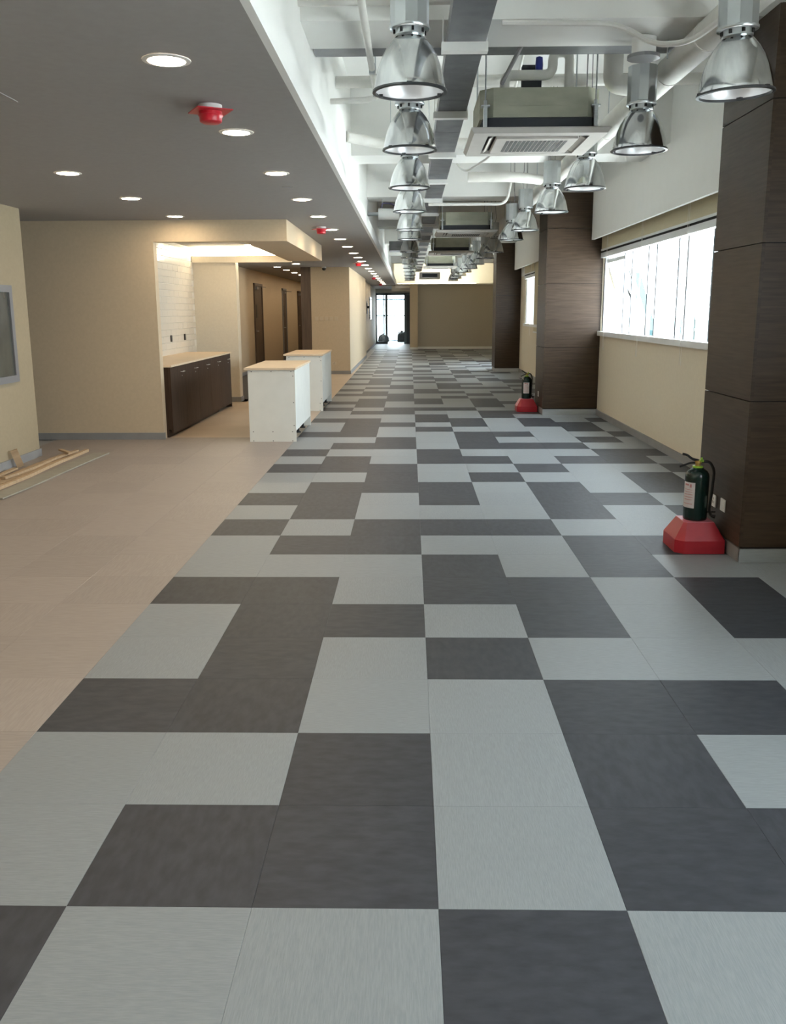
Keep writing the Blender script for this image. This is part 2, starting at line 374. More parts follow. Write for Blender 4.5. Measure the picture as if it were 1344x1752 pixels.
# window fascias, blinds, frames
for i, (a, c) in enumerate(BAYS):
    ya = a+.0; yb = c
    if i < 3: struct('trim_%d' % (4+i), 2.66, 2.70, a-.02, (23.18 if i == 2 else c+.02), 2.57, 3.235, m_white)
    if i == 2:
        t = thing('roller_blind', 'cream roller blind lowered over window beside far brown column', 'blind', (2.80, 0, 0))
        bx('fabric', -.004, .004, 14.35, 20.4, 1.10, 2.75, m_blind, t); bx('bottom_bar', -.012, .012, 14.35, 20.4, 1.07, 1.10, m_alu, t)
        b = BM(); tube(b, [(0,14.35,2.80),(0,20.4,2.80)], .03, 10); obj('roller', b, m_alu, t, smooth=True)
    if i in (1, 2):
        y0 = 20.5 if i == 2 else a+.05
        lab = {1:'cream roller blind rolled up above the largest window', 2:'cream roller blind rolled up behind middle brown column', 3:'cream roller blind rolled up behind farthest brown column'}[i]
        t = thing('roller_blind', lab, 'blind', (2.80, 0, 0))
        bx('fabric', -.004, .004, y0, c-.05, 2.43, 2.75, m_blind, t); bx('bottom_bar', -.012, .012, y0, c-.05, 2.405, 2.43, m_alu, t)
        b = BM(); tube(b, [(0,y0,2.80),(0,c-.05,2.80)], .045, 10); obj('roller', b, m_blind, t, smooth=True)
        for yy in ((8.3,9.2,11.0,12.9) if i == 1 else (y0+.4,)):
            b = BM(); tube(b, [(-.02,yy,2.6),(-.022,yy,1.0)], .0018, 5); tube(b, [(-.02,yy+.05,2.6),(-.022,yy+.05,1.0)], .0018, 5)
            obj('cord', b, m_whitep, t)
def window(n, a, c, mulls, open_first=None):
    k = bpy.data.objects.new('window_%d' % n, None); COL.objects.link(k); k['kind'] = 'structure'
    x0, x1 = 2.80, 2.93
    bx('sill_rail', 2.79, x1, a, c, WZ0-.05, WZ0+.015, m_alu, k)
    bx('top_rail', x0, x1, a, c, WZ1-.07, WZ1, m_alu, k)
    bx('head_gap', 2.805, 2.84, a, c, WZ1, WZ1+.03, m_blackgap, k)
    ed = [a]+[q for m in mulls for q in m]+[c]
    for n_m, (p, q) in enumerate([(a, a+.05)]+mulls+[(c-.05, c)]):
        bx('mullion', 2.862, x1-.015, p, q, WZ0+.012, WZ1-.068, m_frameg, k)
        bx('mullion_seal', 2.857, 2.863, p+.005, p+.017, WZ0+.02, WZ1-.08, m_black, k)
    sp_ = [(ed[i], ed[i+1]) for i in range(0, len(ed), 2)]
    for i, (p, q) in enumerate(sp_):
        if open_first is not None and i == open_first:
            f = BM()
            zt, zb_ = WZ1-.09, WZ0+.03
            for (y0, y1, z0, z1) in ((p+.06,q-.01,-.05,0),(p+.06,q-.01,zb_-zt,zb_-zt+.05),(p+.06,p+.11,zb_-zt,0),(q-.06,q-.01,zb_-zt,0)):
                box(f, -.02, .02, y0, y1, z0, z1)
            o = obj('awning_sash', f, m_alu, k, (2.90, 0, zt), (0, -.33, 0))
            bx('awning_pane', -.003, .003, p+.1, q-.05, zb_-zt+.04, -.04, m_glass, o)
            b = BM(); tube(b, [(2.90,p+.12,1.95),(3.05,p+.14,1.62)], .012, 6); obj('stay_arm', b, m_black, k)
        else:
            bx('pane', 2.886, 2.892, p, q, WZ0+.012, WZ1-.068, m_glass, k)
window(1, *BAYS[1], [(y-.02,y+.02) for y in (7.15,7.45,8.30,8.66,9.45,9.76,10.62,10.99,11.78,12.19)], open_first=10)
window(2, *BAYS[2], [(y-.02,y+.02) for y in (15.6,15.9,17,17.3,18.4,18.7,19.8,20.1,21.2)])
window(3, *BAYS[0], [(y-.02,y+.02) for y in (-.4,-.1,1.1,1.4,2.6,2.9)])
k = bpy.data.objects.new('window_4', None); COL.objects.link(k); k['kind'] = 'structure'
for y in (24.3, 25.8, 27.25): bx('mullion', 3.64, 3.72, y, y+.05, .02, 2.4, m_alu, k)
for a, c in ((24.35,25.8),(25.85,27.25)): bx('pane', 3.675, 3.681, a, c, .02, 2.4, m_glass, k)
# skirtings
def skirt(name, x0, x1, y0, y1):
    o = struct(name, x0, x1, y0, y1, 0, .085, m_skirt)
    return o
for (a, c) in ((-1.9,5.37),(6.23,13.44),(14.28,23.19)): skirt('baseboard_right', 2.822, 2.84, a, c)
skirt('baseboard_left', -4.12, -4.104, -6.3, 9.64); skirt('baseboard_left.001', -4.32, -4.104, 9.64, 9.656)
skirt('baseboard_pantry', -6.3, -3.065, 10.904, 10.92); skirt('baseboard_pantry.001', -3.08, -3.065, 10.92, 10.945)
skirt('baseboard_yellow', -3.735, -2.985, 15.584, 15.6)
skirt('baseboard_corridor', -4.15, -4.135, 15.85, 23.9); skirt('baseboard_yellow.001', -3.0, -2.985, 15.6, 15.85)
struct('trim_12', -2.72, -2.47, 22.56, 22.62, 0, ZD, m_doorwood)  # brown door leaf standing open at the corridor mouth
skirt('baseboard_block', -2.47, -1.495, 22.534, 22.55); skirt('baseboard_block.001', -1.51, -1.495, 22.55, 31.0)
skirt('baseboard_block.002', -1.65, -1.635, 31.0, 43.4)
struct('baseboard_far', .32, 3.60, 37.385, 37.4, 0, .10, m_white)
struct('baseboard_pilaster', -.012, .332, 36.935, 36.95, 0, .09, m_white)

# ------------------------------------------------------------------ far glazed door and what stands outside it
d = bpy.data.objects.new('door_1', None); COL.objects.link(d); d['kind'] = 'structure'
for (x0, x1, z0, z1) in ((-1.66,-1.58,0,2.42),(-1.19,-1.07,0,2.42),(-.28,-.16,0,2.42),(-1.66,0,2.30,2.42),(-1.60,-1.16,.0,.13)):
    bx('door_frame', x0, x1, 43.40, 43.47, z0, z1, m_doorframe, d)
bx('door_pane', -1.60, -1.16, 43.43, 43.44, .17, 2.33, m_glass, d)
bx('side_panel', -.17, 0, 43.42, 43.46, 0, 2.33, mat('blue_grey_panel', (.10,.13,.18), .35), d)
wd = bpy.data.objects.new('window_6', None); COL.objects.link(wd); wd['kind'] = 'structure'
for (x0, x1, z0, z1) in ((-1.72,.12,2.12,2.20),(-1.72,.12,1.29,1.36),(-1.40,-1.32,.0,2.62),(-.30,-.22,0,2.62),(-1.72,.12,0,.06)):
    bx('mullion', x0, x1, 47.46, 47.52, z0, z1, m_doorframe, wd)
bx('pane', -1.72, .12, 47.485, 47.49, .06, 2.62, m_glass, wd)
def bag(name, label, loc, sx, sy_, sz, seed):
    random.seed(seed); b = BM(); bmesh.ops.create_icosphere(b, subdivisions=3, radius=1)
    for v in b.verts:
        n = v.co.normalized(); k = 1+.10*math.sin(5*n.x+seed)+.08*math.sin(7*n.y+2*n.z+seed)+random.uniform(-.03,.03)
        v.co = Vector((n.x*sx*k, n.y*sy_*k, max(-.55, n.z*k)*sz+.55*sz))
        if n.z > .8: v.co.x *= .55; v.co.y *= .55
    t = thing(name, label, 'bag', loc)
    obj('sack', b, m_bag, t, smooth=True)
    b = BM(); lathe(b, [(.03,1.30*sz),(.07,1.52*sz),(.05,1.6*sz),(.015,1.45*sz)], 9); obj('tied_neck', b, m_bag, t, smooth=True)
bag('rubbish_bag', 'black rubbish bag on floor behind left pane of far glass door', (-1.38, 46.3, 0), .28, .28, .27, 3)
bag('rubbish_bag', 'taller black rubbish bag standing in far open doorway on right', (-.42, 46.3, 0), .24, .24, .36, 5)
random.seed(11)

# outside: ground and pale glass towers
struct('ground', -150, 400, -150, 500, -42.2, -42, m_ground)
def tower(name, label, x0, x1, y0, y1, z1, m, slant=0):
    b = BM(); v = box(b, x0, x1, y0, y1, -42, z1)
    if slant:
        for q in v[4:]:
            q.co.y = y0+(q.co.y-y0)*.02+slant
    t = thing(name, label, 'building'); obj('glass_wall', b, m, t)
    b = BM()
    for i in range(10):
        z = -12+i*(z1+10)/10
        if not slant: box(b, x0-.12, x0, y0, y1, z, z+.35)
    if not slant: obj('floor_band', b, m_alu, t)
    return t
tower('glass_tower', 'pale teal tower seen through right end of the window', 60, 66, 181, 190, 13.2, m_tealp)
tower('office_block', 'low pale teal block seen through middle window pane', 60, 64, 203, 220, -.4, m_tealp)
tower('office_block', 'low pale teal block below the tower through right pane', 60, 64, 191, 199, .0, m_tealp)
t = thing('slanted_tower', 'teal glass building with sloping edge behind left window pane', 'building')
b = BM()
A = [b.verts.new(p) for p in ((60,227,-42),(60,246,-42),(60,246,11.5),(60,227,-3.5))]; B2 = [b.verts.new(q.co+Vector((2,0,0))) for q in A]
b.faces.new(A); b.faces.new(B2[::-1])
for i in range(4): j = (i+1)%4; b.faces.new((A[i],A[j],B2[j],B2[i]))
obj('glass_wall', b, m_teal, t)
b = BM(); tube(b, [(59.9,227,-3.5),(59.9,246,11.5)], .22, 6); obj('edge_frame', b, m_tealp, t)

# ------------------------------------------------------------------ fixed pieces on the walls
t = thing('wall_panel', 'grey framed smoky panel on cream wall at far left', 'panel', (-4.12, 8.7, 1.35))
for (y0, y1, z0, z1) in ((-.52,.52,.42,.49),(-.52,.52,-.49,-.42),(-.52,-.45,-.42,.42),(.45,.52,-.42,.42)):
    bx('frame_bar', .002, .035, y0, y1, z0, z1, m_frameg, t)
bx('pane', .002, .018, -.45, .45, -.42, .42, m_mirror, t)
def plate(label, loc, axis, w_=.082, h=.082, sockets=True, group=None, mm=None):
    t = thing('wall_socket', label, 'socket', loc, (0,0,0) if axis == 'y' else (0,0,-PI/2), group)
    b = BM(); box(b, -w_/2, w_/2, -.009, -.001, -h/2, h/2); obj('plate', b, mm or m_whitep, t, bevel=.002)
    if sockets:
        b = BM()
        for (x, z) in ((-.012,-.008),(.012,-.008),(0,.016)): box(b, x-.003, x+.003, -.0096, -.0086, z-.008, z+.008)
        obj('pin_slots', b, m_black, t)
    else:
        b = BM(); box(b, -.02, .02, -.0115, -.0088, -.03, .03); obj('rocker', b, mm or m_whitep, t)
    return t
plate('white socket plate on nearest brown column, beside the extinguisher hose', (2.059, 5.87, .298), 'x')
plate('blank white plate on nearest brown column, closer to its corner', (2.059, 5.70, .305), 'x', sockets=False)
plate('white socket plate behind far fire extinguisher on middle column', (2.009, 13.86, .285), 'x')
m_pale = mat('pale_plate', (.60,.51,.38), .45)
plate('low pale socket on cream wall behind the second island', (-1.92, 22.549, .27), 'y', .12, .08, mm=m_pale)
for i in range(5):
    plate(['leftmost','second from left','middle','second from right','rightmost'][i]+' of five pale switches on cream end wall', (-2.34+i*.122, 22.549, 1.385), 'y', .085, .10, False, 'five wall switches', m_pale)
for y, lab in ((13.9,'nearer'), (14.75,'farther')):
    t = thing('wall_outlet', lab+' small dark outlet box in white tiled pantry wall', 'socket', (-3.725, y, 1.16), group='tiled wall outlets')
    bx('box', 0, .012, -.035, .035, -.05, .05, mat('bare_box', (.05,.04,.035), .6), t); bx('lip', .012, .016, -.028, .028, -.04, .04, m_screw, t)
t = thing('security_camera', 'small black dome camera under ceiling before cream end wall', 'camera', (-2.12, 22.40, 2.64))
b = BM(); lathe(b, [(0,0),(.06,0),(.06,-.03),(0,-.03)], 16); obj('base', b, m_whitep, t)
b = BM(); lathe(b, [(.05,-.03),(.047,-.06),(.03,-.085),(0,-.092)], 16); obj('dome', b, m_black, t, smooth=True)
t = thing('television', 'black television on wall bracket by far glass door', 'television', (-1.65, 34.6, 1.66))
bx('screen', .11, .15, -.55, .55, -.40, .42, m_screen, t); bx('bracket_plate', .001, .02, -.2, .2, -.2, .2, m_black, t)
b = BM(); tube(b, [(.02,-.3,.05),(.07,-.3,.05),(.11,-.3,.05)], .05, 6); obj('arm', b, m_black, t)
t = thing('notice_board', 'white board on wall beyond the black television', 'board', (-1.65, 37.6, 1.66))
bx('panel', .002, .03, -.6, .6, -.42, .42, m_whitep, t); bx('frame', .03, .034, -.6, .6, -.42, -.40, m_alu, t)
# corridor doors
def cdoor(n, y0, y1, z1, proud=0):
    k = bpy.data.objects.new('door_%d' % n, None); COL.objects.link(k); k['kind'] = 'structure'
    bx('leaf', -4.15, -4.135+proud, y0+.06, y1-.06, .005, z1-.06, m_doorwood, k)
    for (a, c, za, zb) in ((y0,y0+.06,0,z1),(y1-.06,y1,0,z1),(y0,y1,z1-.06,z1)): bx('door_frame', -4.15, -4.11, a, c, za, zb, m_frameg if n == 3 else m_doorwood, k)
    b = BM(); tube(b, bez([(-4.135,y0+.14,1.05),(-4.08,y0+.14,1.05),(-4.08,y0+.26,1.05)],4), .01, 8); obj('handle', b, m_steel, k, smooth=True)
    bx('vision_pane', -4.136, -4.13, y0+.25, y0+.42, 1.4, 1.75, m_black, k)
    b = BM(); box(b, -4.135, -4.08, y0+.2, y0+.5, z1-.16, z1-.09); tube(b, [(-4.09,y0+.25,z1-.10),(-3.9,y0+.55,z1-.10),(-4.11,y0+.8,z1-.08)], .008, 6); obj('closer', b, m_frameg, k)
cdoor(2, 23.9, 25.2, 2.31); cdoor(3, 29.2, 30.1, 2.3); cdoor(4, 33.2, 34.6, 2.3)

# ------------------------------------------------------------------ downlights, alarm heads, sprinkler plates
def make_downlight():
    t = thing('downlight', 'x', 'downlight')
    b = BM(); lathe(b, [(.082,-.001),(.082,-.006),(.104,-.004),(.106,-.0005)], 24); obj('trim_ring', b, m_whitep, t, smooth=True)
    b = BM(); lathe(b, [(0,-.0045),(.05,-.005),(.083,-.0035),(.083,-.0005)], 24); obj('lens', b, m_down, t, smooth=True)
    return t
dl = make_downlight(); first = True
def place_dl(x, y, z, label, group):
    global first
    o = dl if first else dup(dl)
    first = False; o.location = (x, y, z); o['label'] = label; o['group'] = group
YA = [4.13,5.71,7.35,9.03,10.62,12.3,13.9,15.5,17.2,18.6,20.0,21.6,23.3,25,26.6,28.3,30,31.7,33.4,35.1,37.0,38.8,40.6]
for i, y in enumerate(YA):
    place_dl(-1.06, y, ZD, ORD[i]+' glowing round downlight of long row beside ceiling edge', 'downlights along the ceiling edge')
for i, y in enumerate((2.5,.9,-.8,-2.5)): place_dl(-1.06, y, ZD, 'edge row downlight outside the picture, '+['just before its nearest one','above the camera','just behind the camera','well behind the camera'][i], 'downlights behind the viewpoint')
for i, y in enumerate((7.26,8.85,10.5)):
    place_dl(-2.69, y, ZD, ['nearest','middle','farthest'][i]+' of three downlights on grey ceiling before pantry wall', 'three downlights before the pantry')
for i, y in enumerate((5.6,4.0,2.4,.8,-.8)): place_dl(-2.69, y, ZD, 'inner row downlight left of the picture, '+['just nearer than the visible three','beside the nearest smoke detector','before the ceiling hatch','left of the camera','behind the camera'][i], 'inner downlights outside the picture')
place_dl(-2.62, 14.95, ZD, 'single downlight in ceiling recess above the pantry counter', 'pantry downlights')
for i, y in enumerate((22.3,23.95,25.6,27.2,28.9,30.6,32.3,34.0)): place_dl(-3.26, y, ZD, ORD[i]+' small downlight of the row in side corridor ceiling', 'corridor downlights')  # farther half of the row added to brighten the dark corridor end
place_dl(-2.62, 20.9, ZD, 'downlight at corridor mouth, right of the corridor row', 'corridor downlights')

def make_alarm():
    t = thing('smoke_detector', 'x', 'smoke detector', group='red covered smoke detectors')
    b = BM(); lathe(b, [(0,0),(.062,0),(.062,-.022),(.05,-.03),(0,-.03)], 20); obj('base', b, m_whitep, t, smooth=True)
    b = BM(); box(b, -.095, .095, -.095, .095, -.034, -.029); obj('cover_flange', b, m_redp, t, rot=(0,0,.5))
    b = BM(); lathe(b, [(.062,-.034),(.062,-.05),(.066,-.052),(.06,-.062),(.058,-.085),(.045,-.092),(0,-.092)], 20); obj('cover_cup', b, m_redp, t, smooth=True)
    return t
al = make_alarm()
for i, y in enumerate((4.99, 11.9, 20.3, 28.95, 35.8)):
    o = al if i == 0 else dup(al)
    o.location = (-1.06 if i == 0 else -1.15, y, ZD); o['label'] = ['nearest','second','third','fourth','farthest'][i]+' red plastic capped smoke detector beside the downlight row'
for i, (x, y) in enumerate(((-1.08, 8.15), (-1.12, 12.6))):
    t = thing('sprinkler_plate', ['nearer','farther'][i]+' small flush sprinkler plate on ceiling between downlights', 'sprinkler', (x, y, ZD), group='sprinkler plates')
    b = BM(); lathe(b, [(0,-.006),(.035,-.006),(.038,0)], 16); obj('cap', b, m_frameg, t); b = BM(); lathe(b, [(.038,0),(.05,0),(.05,-.004),(.038,-.004)], 16); obj('ring', b, m_ceil, t)
t = thing('ceiling_hatch', 'flush square ceiling access hatch at left edge of picture', 'hatch', (-2.35, 4.55, ZD))
bx('panel', -.3, .3, -.3, .3, -.004, -.0005, m_ceil, t)
b = BM()
for (x0,x1,y0,y1) in ((-.315,.315,.303,.315),(-.315,.315,-.315,-.303),(-.315,-.303,-.303,.303),(.303,.315,-.303,.303)): box(b, x0,x1,y0,y1,-.005,-.0005)
obj('frame', b, m_ceil, t)

# ------------------------------------------------------------------ bell pendants
def make_pendant():
    t = thing('pendant_lamp', 'x', 'pendant lamp')
    H = .245
    b = BM()   # bell shell with thickness: outer profile then inner
    out = [(.175,0),(.176,.006),(.172,.03),(.165,.065),(.153,.11),(.133,.16),(.110,.20),(.086,.23),(.066,.25)]
    inn = [(r-.005, z) for r, z in out[::-1] if r > .07]
    lathe(b, out+[(.063,.25)], 32); obj('bell', b, m_polish, t, smooth=True)
    b = BM(); lathe(b, inn+[(.170,.002)], 32); obj('inner_reflector', b, m_reflect, t, smooth=True)
    b = BM(); lathe(b, [(.168,.004),(.182,.004),(.183,-.006),(.168,-.008)], 32, closed=True); r = obj('rim', b, m_rim, t, smooth=True)
    b = BM()
    for k in range(3): a = k*2.1+.5; box(b, .17*math.cos(a)-.012, .17*math.cos(a)+.012, .17*math.sin(a)-.012, .17*math.sin(a)+.012, -.004, .008)
    obj('rim_clip', b, m_rim, r)
    b = BM(); lathe(b, [(0,.10),(.03,.105),(.042,.135),(.035,.17),(.022,.20),(.022,.24)], 14); obj('bulb', b, m_lampon, t, smooth=True)
    b = BM(); lathe(b, [(.066,.25),(.073,.252),(.073,.282),(.066,.284)], 24); lathe(b, [(.096,.280),(.098,.284),(.098,.292),(.06,.294)], 24); c = obj('collar', b, m_hous, t, smooth=True)
    b = BM()
    for k in range(8): a = k*PI/4+.2; box(b, .075*math.cos(a)-.006, .075*math.cos(a)+.006, .075*math.sin(a)-.006, .075*math.sin(a)+.006, .258, .276)
    obj('vent_slots', b, m_black, c, kind='stuff')
    b = BM(); prism(b, [(.094*math.cos(k*PI/5+.1), .094*math.sin(k*PI/5+.1)) for k in range(10)], .294, .515); h = obj('ballast_housing', b, m_hous, t)
    b = BM(); tube(b, [(.03,0,.515),(.03,0,1.30)], .0025, 5); tube(b, [(-.03,.02,.515),(-.05,.03,.60),(-.03,.02,.75),(-.02,.02,1.30)], .004, 5); tube(b, [(-.03,-.03,.515),(-.03,-.03,1.30)], .0025, 5)
    obj('suspension_wire', b, m_frameg, t)
    return t
pend = make_pendant(); firstp = True
def place_p(x, y, z, rz, tilt, label, group):
    global firstp
    o = pend if firstp else dup(pend)
    firstp = False
    o.location = (x, y, z); o.rotation_euler = (tilt[0], tilt[1], rz); o['label'] = label; o['group'] = group
YP = [4.63,6.22,8.08,9.95,12.15,13.75,16.6,18.45,20.8,22.9,25.0,27.4,29.8,31.9]
for i, y in enumerate(YP):
    place_p(0.0, y, 2.615, i*1.3, (0, 0), ORD[i]+' polished bell pendant of left row along the ceiling edge side', 'left row of bell pendants')
for i, y in enumerate(YP):
    yy, x = y+(.03 if i == 0 else 0), 1.53
    x = 1.58 if i == 0 else 1.52
    place_p(x, yy if i else 4.62, 2.60 if i else 2.59, .6+i*1.7, (0, -.05 if i == 0 else 0), ORD[i]+' polished bell pendant of right row nearer the windows', 'right row of bell pendants')

# ------------------------------------------------------------------ ceiling cassettes
def make_cassette():
    t = thing('air_conditioner', 'x', 'air conditioner', group='ceiling cassette air conditioners')
    # origin: centre of panel underside; panel .97 square
    h = .485
    b = BM()
    lo = [(-h+.02,-h+.02),(h-.02,-h+.02),(h-.02,h-.02),(-h+.02,h-.02)]; hi = [(-h,-h),(h,-h),(h,h),(-h,h)]
    i0 = .36; i1 = .30
    A = [b.verts.new((x,y,.0)) for x,y in lo]; Bv = [b.verts.new((x,y,.03)) for x,y in hi]; Cv = [b.verts.new((x,y,.038)) for x,y in hi]
    D = [b.verts.new((x*i0,y*i0,.0)) for x,y in ((-1,-1),(1,-1),(1,1),(-1,1))]; E_ = [b.verts.new((x*i0,y*i0,.05)) for x,y in ((-1,-1),(1,-1),(1,1),(-1,1))]
    for i in range(4):
        j = (i+1)%4
        for P, Q in ((A,Bv),(Bv,Cv),(A,D),(D,E_),(Cv,E_)): b.faces.new((P[i],P[j],Q[j],Q[i]))
    obj('panel_frame', b, m_ac, t)
    b = BM(); box(b, -.295, .295, -.295, .295, -.008, .02); g = obj('intake_grille', b, m_ac, t, bevel=.006)
    b = BM()
    for k in range(15):
        x = -.21+k*.03
        box(b, x-.004, x+.018, -.22, .22, -.0095, -.0075)
    obj('grille_slots', b, mat('grille_shadow', (.10,.10,.10), .7), g, kind='stuff')
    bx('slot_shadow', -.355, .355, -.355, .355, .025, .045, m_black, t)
    for (x0,x1,y0,y1) in ((-.28,.28,-.345,-.31),(-.28,.28,.31,.345),(-.345,-.31,-.28,.28),(.31,.345,-.28,.28)):
        b = BM(); cx_, cy_ = (x0+x1)/2, (y0+y1)/2
        box(b, x0-cx_, x1-cx_, y0-cy_, y1-cy_, -.003, .003)
        obj('louvre', b, m_ac, t, (cx_, cy_, .008), ((.5 if y0 < -.3 else -.5 if y0 > .3 else 0), (-.5 if x0 < -.3 else .5 if x0 > .3 else 0), 0) if abs(cx_) < .01 or abs(cy_) < .01 else (0,0,0))
    b = BM(); prism(b, [(-.40,-.36),(-.36,-.40),(.36,-.40),(.40,-.36),(.40,.36),(.36,.40),(-.36,.40),(-.40,.36)], .04, .115); obj('foam_band', b, m_acdark, t)
    b = BM(); prism(b, [(-.42,-.33),(-.33,-.415),(.33,-.415),(.42,-.33),(.42,.33),(.33,.415),(-.33,.415),(-.42,.33)], .115, .31)
    for i in range(3): box(b, -.22, .30, -.419, -.414, .19+i*.0, .198)
    obj('casing', b, m_acbody, t)
    for (x, y) in ((-.385,-.40),(.385,-.40),(.385,.40),(-.385,.40)):
        b = BM(); box(b, x-.012, x+.012, y-.03, y+.03, .05, .185); box(b, x-.03, x+.03, y-.03, y+.03, .185, .195); tube(b, [(x,y,.17),(x,y,1.17)], .006, 6); tube(b, [(x,y,.195),(x,y,.23)], .013, 6)
        obj('hanger_bracket', b, m_steel, t)
    return t
ac = make_cassette()
for i, (x, y) in enumerate(((.915, 7.02), (.90, 14.95), (.885, 19.9), (.87, 26.4))):
    o = ac if i == 0 else dup(ac)
    o.location = (x, y, 2.775); o['label'] = ['nearest big','second','third','farthest'][i]+' ceiling cassette air conditioner hanging between two pendant rows'
# pipework above the near cassette
t = thing('drain_pipe', 'white lagged drain pipe bend with blue cap above nearest cassette', 'pipe', (.90, 6.9, 3.09))
b = BM(); tube(b, bez([(-.22,-.1,0),(-.22,-.1,.12),(.12,-.1,.12),(.12,-.1,.27),(.24,-.1,.27),(.24,-.1,0)], 6), .035, 10); obj('lagged_bend', b, m_pipewhite, t, smooth=True)
bx('valve_block', -.08, .06, .02, .1, .0, .22, m_acdark, t); b = BM(); lathe(b, [(.025,.15),(.028,.2),(.024,.25),(0,.26)], 12, (.03,-.05,0)); obj('blue_cap', b, m_blue, t, smooth=True)

# ------------------------------------------------------------------ trunking, ducts, pipes, conduits
t = thing('cable_trunking', 'long galvanised cable trunking running beside the cassette units', 'duct')
y = 1.0
while y < 36:
    y2 = min(y+1.2, 36.5); bx('trunk_section', .22, .44, y+.004, y2-.004, 3.09, 3.19, m_gal, t); y = y2
y = 1.9
while y < 36:
    b = BM(); box(b, .185, .455, y, y+.07, 3.04, 3.09)
    for x in (.195, .448): tube(b, [(x,y+.035,3.05),(x,y+.035,ZS-.71)], .005, 6)
    obj('hanger_bar', b, m_white, t); y += 1.82
t = thing('cable_tray', 'flat dark grey tray crossing the ceiling behind nearest beam', 'tray')
bx('tray_pan', -.64, 2.6, 6.26, 6.46, 3.26, 3.31, m_gal, t); bx('tray_lip', -.64, 2.6, 6.46, 6.475, 3.26, 3.36, m_gal, t)
t = thing('round_duct', 'thick white lagged round duct running along window side', 'duct')
b = BM(); tube(b, [(1.745,5.3,3.13)]+[(1.745,yy,3.13) for yy in (6,8,10,14,20,28,36)], .09, 16); obj('duct_run', b, m_pipewhite, t, smooth=True)
b = BM(); tube(b, bez([(1.745,5.3,3.13),(1.75,4.75,3.13),(1.98,4.62,3.22),(2.25,4.62,3.95)], 10), .09, 16); obj('duct_elbow', b, m_pipewhite, t, smooth=True)
for yy in (5.6,6.4,7.2,8.3,9.4):
    b = BM(); tube(b, [(1.745,yy,3.13),(1.745,yy+.02,3.13)], .094, 16); obj('duct_strap', b, m_whitep, t)
b = BM(); tube(b, bez([(1.745,6.75,3.13),(1.56,6.75,3.12),(1.44,6.75,3.14),(1.44,6.75,3.6)], 8), .07, 12); obj('duct_branch', b, m_pipewhite, t, smooth=True)
b = BM()
for yy in (6.1, 8.8, 12, 16, 21): tube(b, [(1.64,yy,3.13),(1.64,yy,ZS)], .005, 6); tube(b, [(1.85,yy,3.13),(1.85,yy,ZS)], .005, 6)
obj('duct_hanger', b, m_steel, t)
t = thing('junction_box', 'round white ceiling box with grey ring above second right pendant', 'box', (1.48, 5.98, 3.09))
b = BM(); lathe(b, [(0,.0),(.075,0),(.075,.10),(.05,.11),(0,.11)], 16, (-.02,0,.03)); obj('drum', b, m_white, t, smooth=True)
b = BM(); lathe(b, [(0,.0),(.10,0),(.10,.02),(0,.02)], 18, (-.02,0,.01)); obj('ring', b, m_frameg, t)
def pipe(name, label, pts, r, m, n=10, cat='pipe', clips=()):
    t = thing(name, label, cat)
    b = BM(); tube(b, bez(pts, 6), r, n); obj('run', b, m, t, smooth=True)
    if clips:
        for (x, y, z) in clips:
            b = BM(); box(b, x-.02, x+.02, y-.02, y+.02, z-r-.01, z+r+.01); tube(b, [(x,y,z),(x,y,ZS-.002)], .004, 5)
            obj('clip', b, m_steel, t)
    return t
pipe('conduit_pipe', 'slim white pipe running along ceiling left of nearest pendant', [(-.26,2.0,3.2),(-.26,7.45,3.2),(-.63,7.5,3.2)], .022, m_pipewhite, clips=((-.26,4.4,3.2),(-.26,6.55,3.2),(-.26,7.2,3.2)))
pipe('lagged_pipe', 'thick white lagged pipe crossing behind second left pendant', [(-.643,9.5,3.30),(-.3,9.8,3.28),(.9,9.8,3.28),(1.60,9.6,3.28)], .055, m_pipewhite, 12, clips=((-.2,9.8,3.28),(.2,9.8,3.28)))
pipe('lagged_pipe', 'white lagged pipe crossing high behind nearest left pendant', [(-.643,8.25,3.52),(.6,8.25,3.52),(2.838,8.25,3.52)], .05, m_pipewhite, 12, clips=((-.3,8.25,3.52),))
pipe('lagged_pipe', 'white pipe fixed under nearest ceiling beam', [(-.645,5.55,3.32),(.24,5.55,3.32)], .03, m_pipewhite, 10)
pipe('flexible_conduit', 'grey white flexible conduit sagging to nearest right pendant', [(.54,5.62,3.21),(1.22,5.62,3.20),(1.40,5.5,3.05),(1.52,5.2,2.98),(1.60,4.9,3.02),(1.62,4.72,3.05)], .016, m_whitep, 8)
pipe('conduit_pipe', 'straight white conduit leading over second cassette to right pendants', [(.26,12.9,3.02),(1.35,12.9,3.02),(1.40,12.9,3.3)], .02, m_whitep, 8)
pipe('conduit_pipe', 'slanting white flexible conduit behind the nearest cassette', [(1.0,7.6,ZS-.01),(.82,8.6,3.0),(.62,10.6,3.1),(.55,11.6,3.4)], .012, m_whitep, 8)
pipe('lagged_pipe', 'white lagged pipe bend beyond the nearest cassette', [(.7,11.2,3.14),(1.25,11.2,3.14),(1.60,11.4,3.13)], .06, m_pipewhite, 12)
pipe('conduit_pipe', 'thin diagonal steel rod crossing above nearest cassette', [(.86,6.1,3.5),(.70,6.25,3.2),(.62,6.4,3.06)], .014, m_frameg, 8)
t = thing('fan_unit', 'small white cylinder unit with dark hose beside ceiling edge', 'fan', (-.32, 14.1, 3.02))
b = BM(); tube(b, [(-.16,0,0),(.16,0,0)], .085, 14); obj('drum', b, m_white, t, smooth=True)
b = BM(); tube(b, bez([(-.12,0,.08),(-.1,0,.16),(.08,0,.15),(.16,-.05,.0)],5), .012, 7); obj('hose', b, mat('violet_hose', (.10,.09,.16), .5), t, smooth=True)
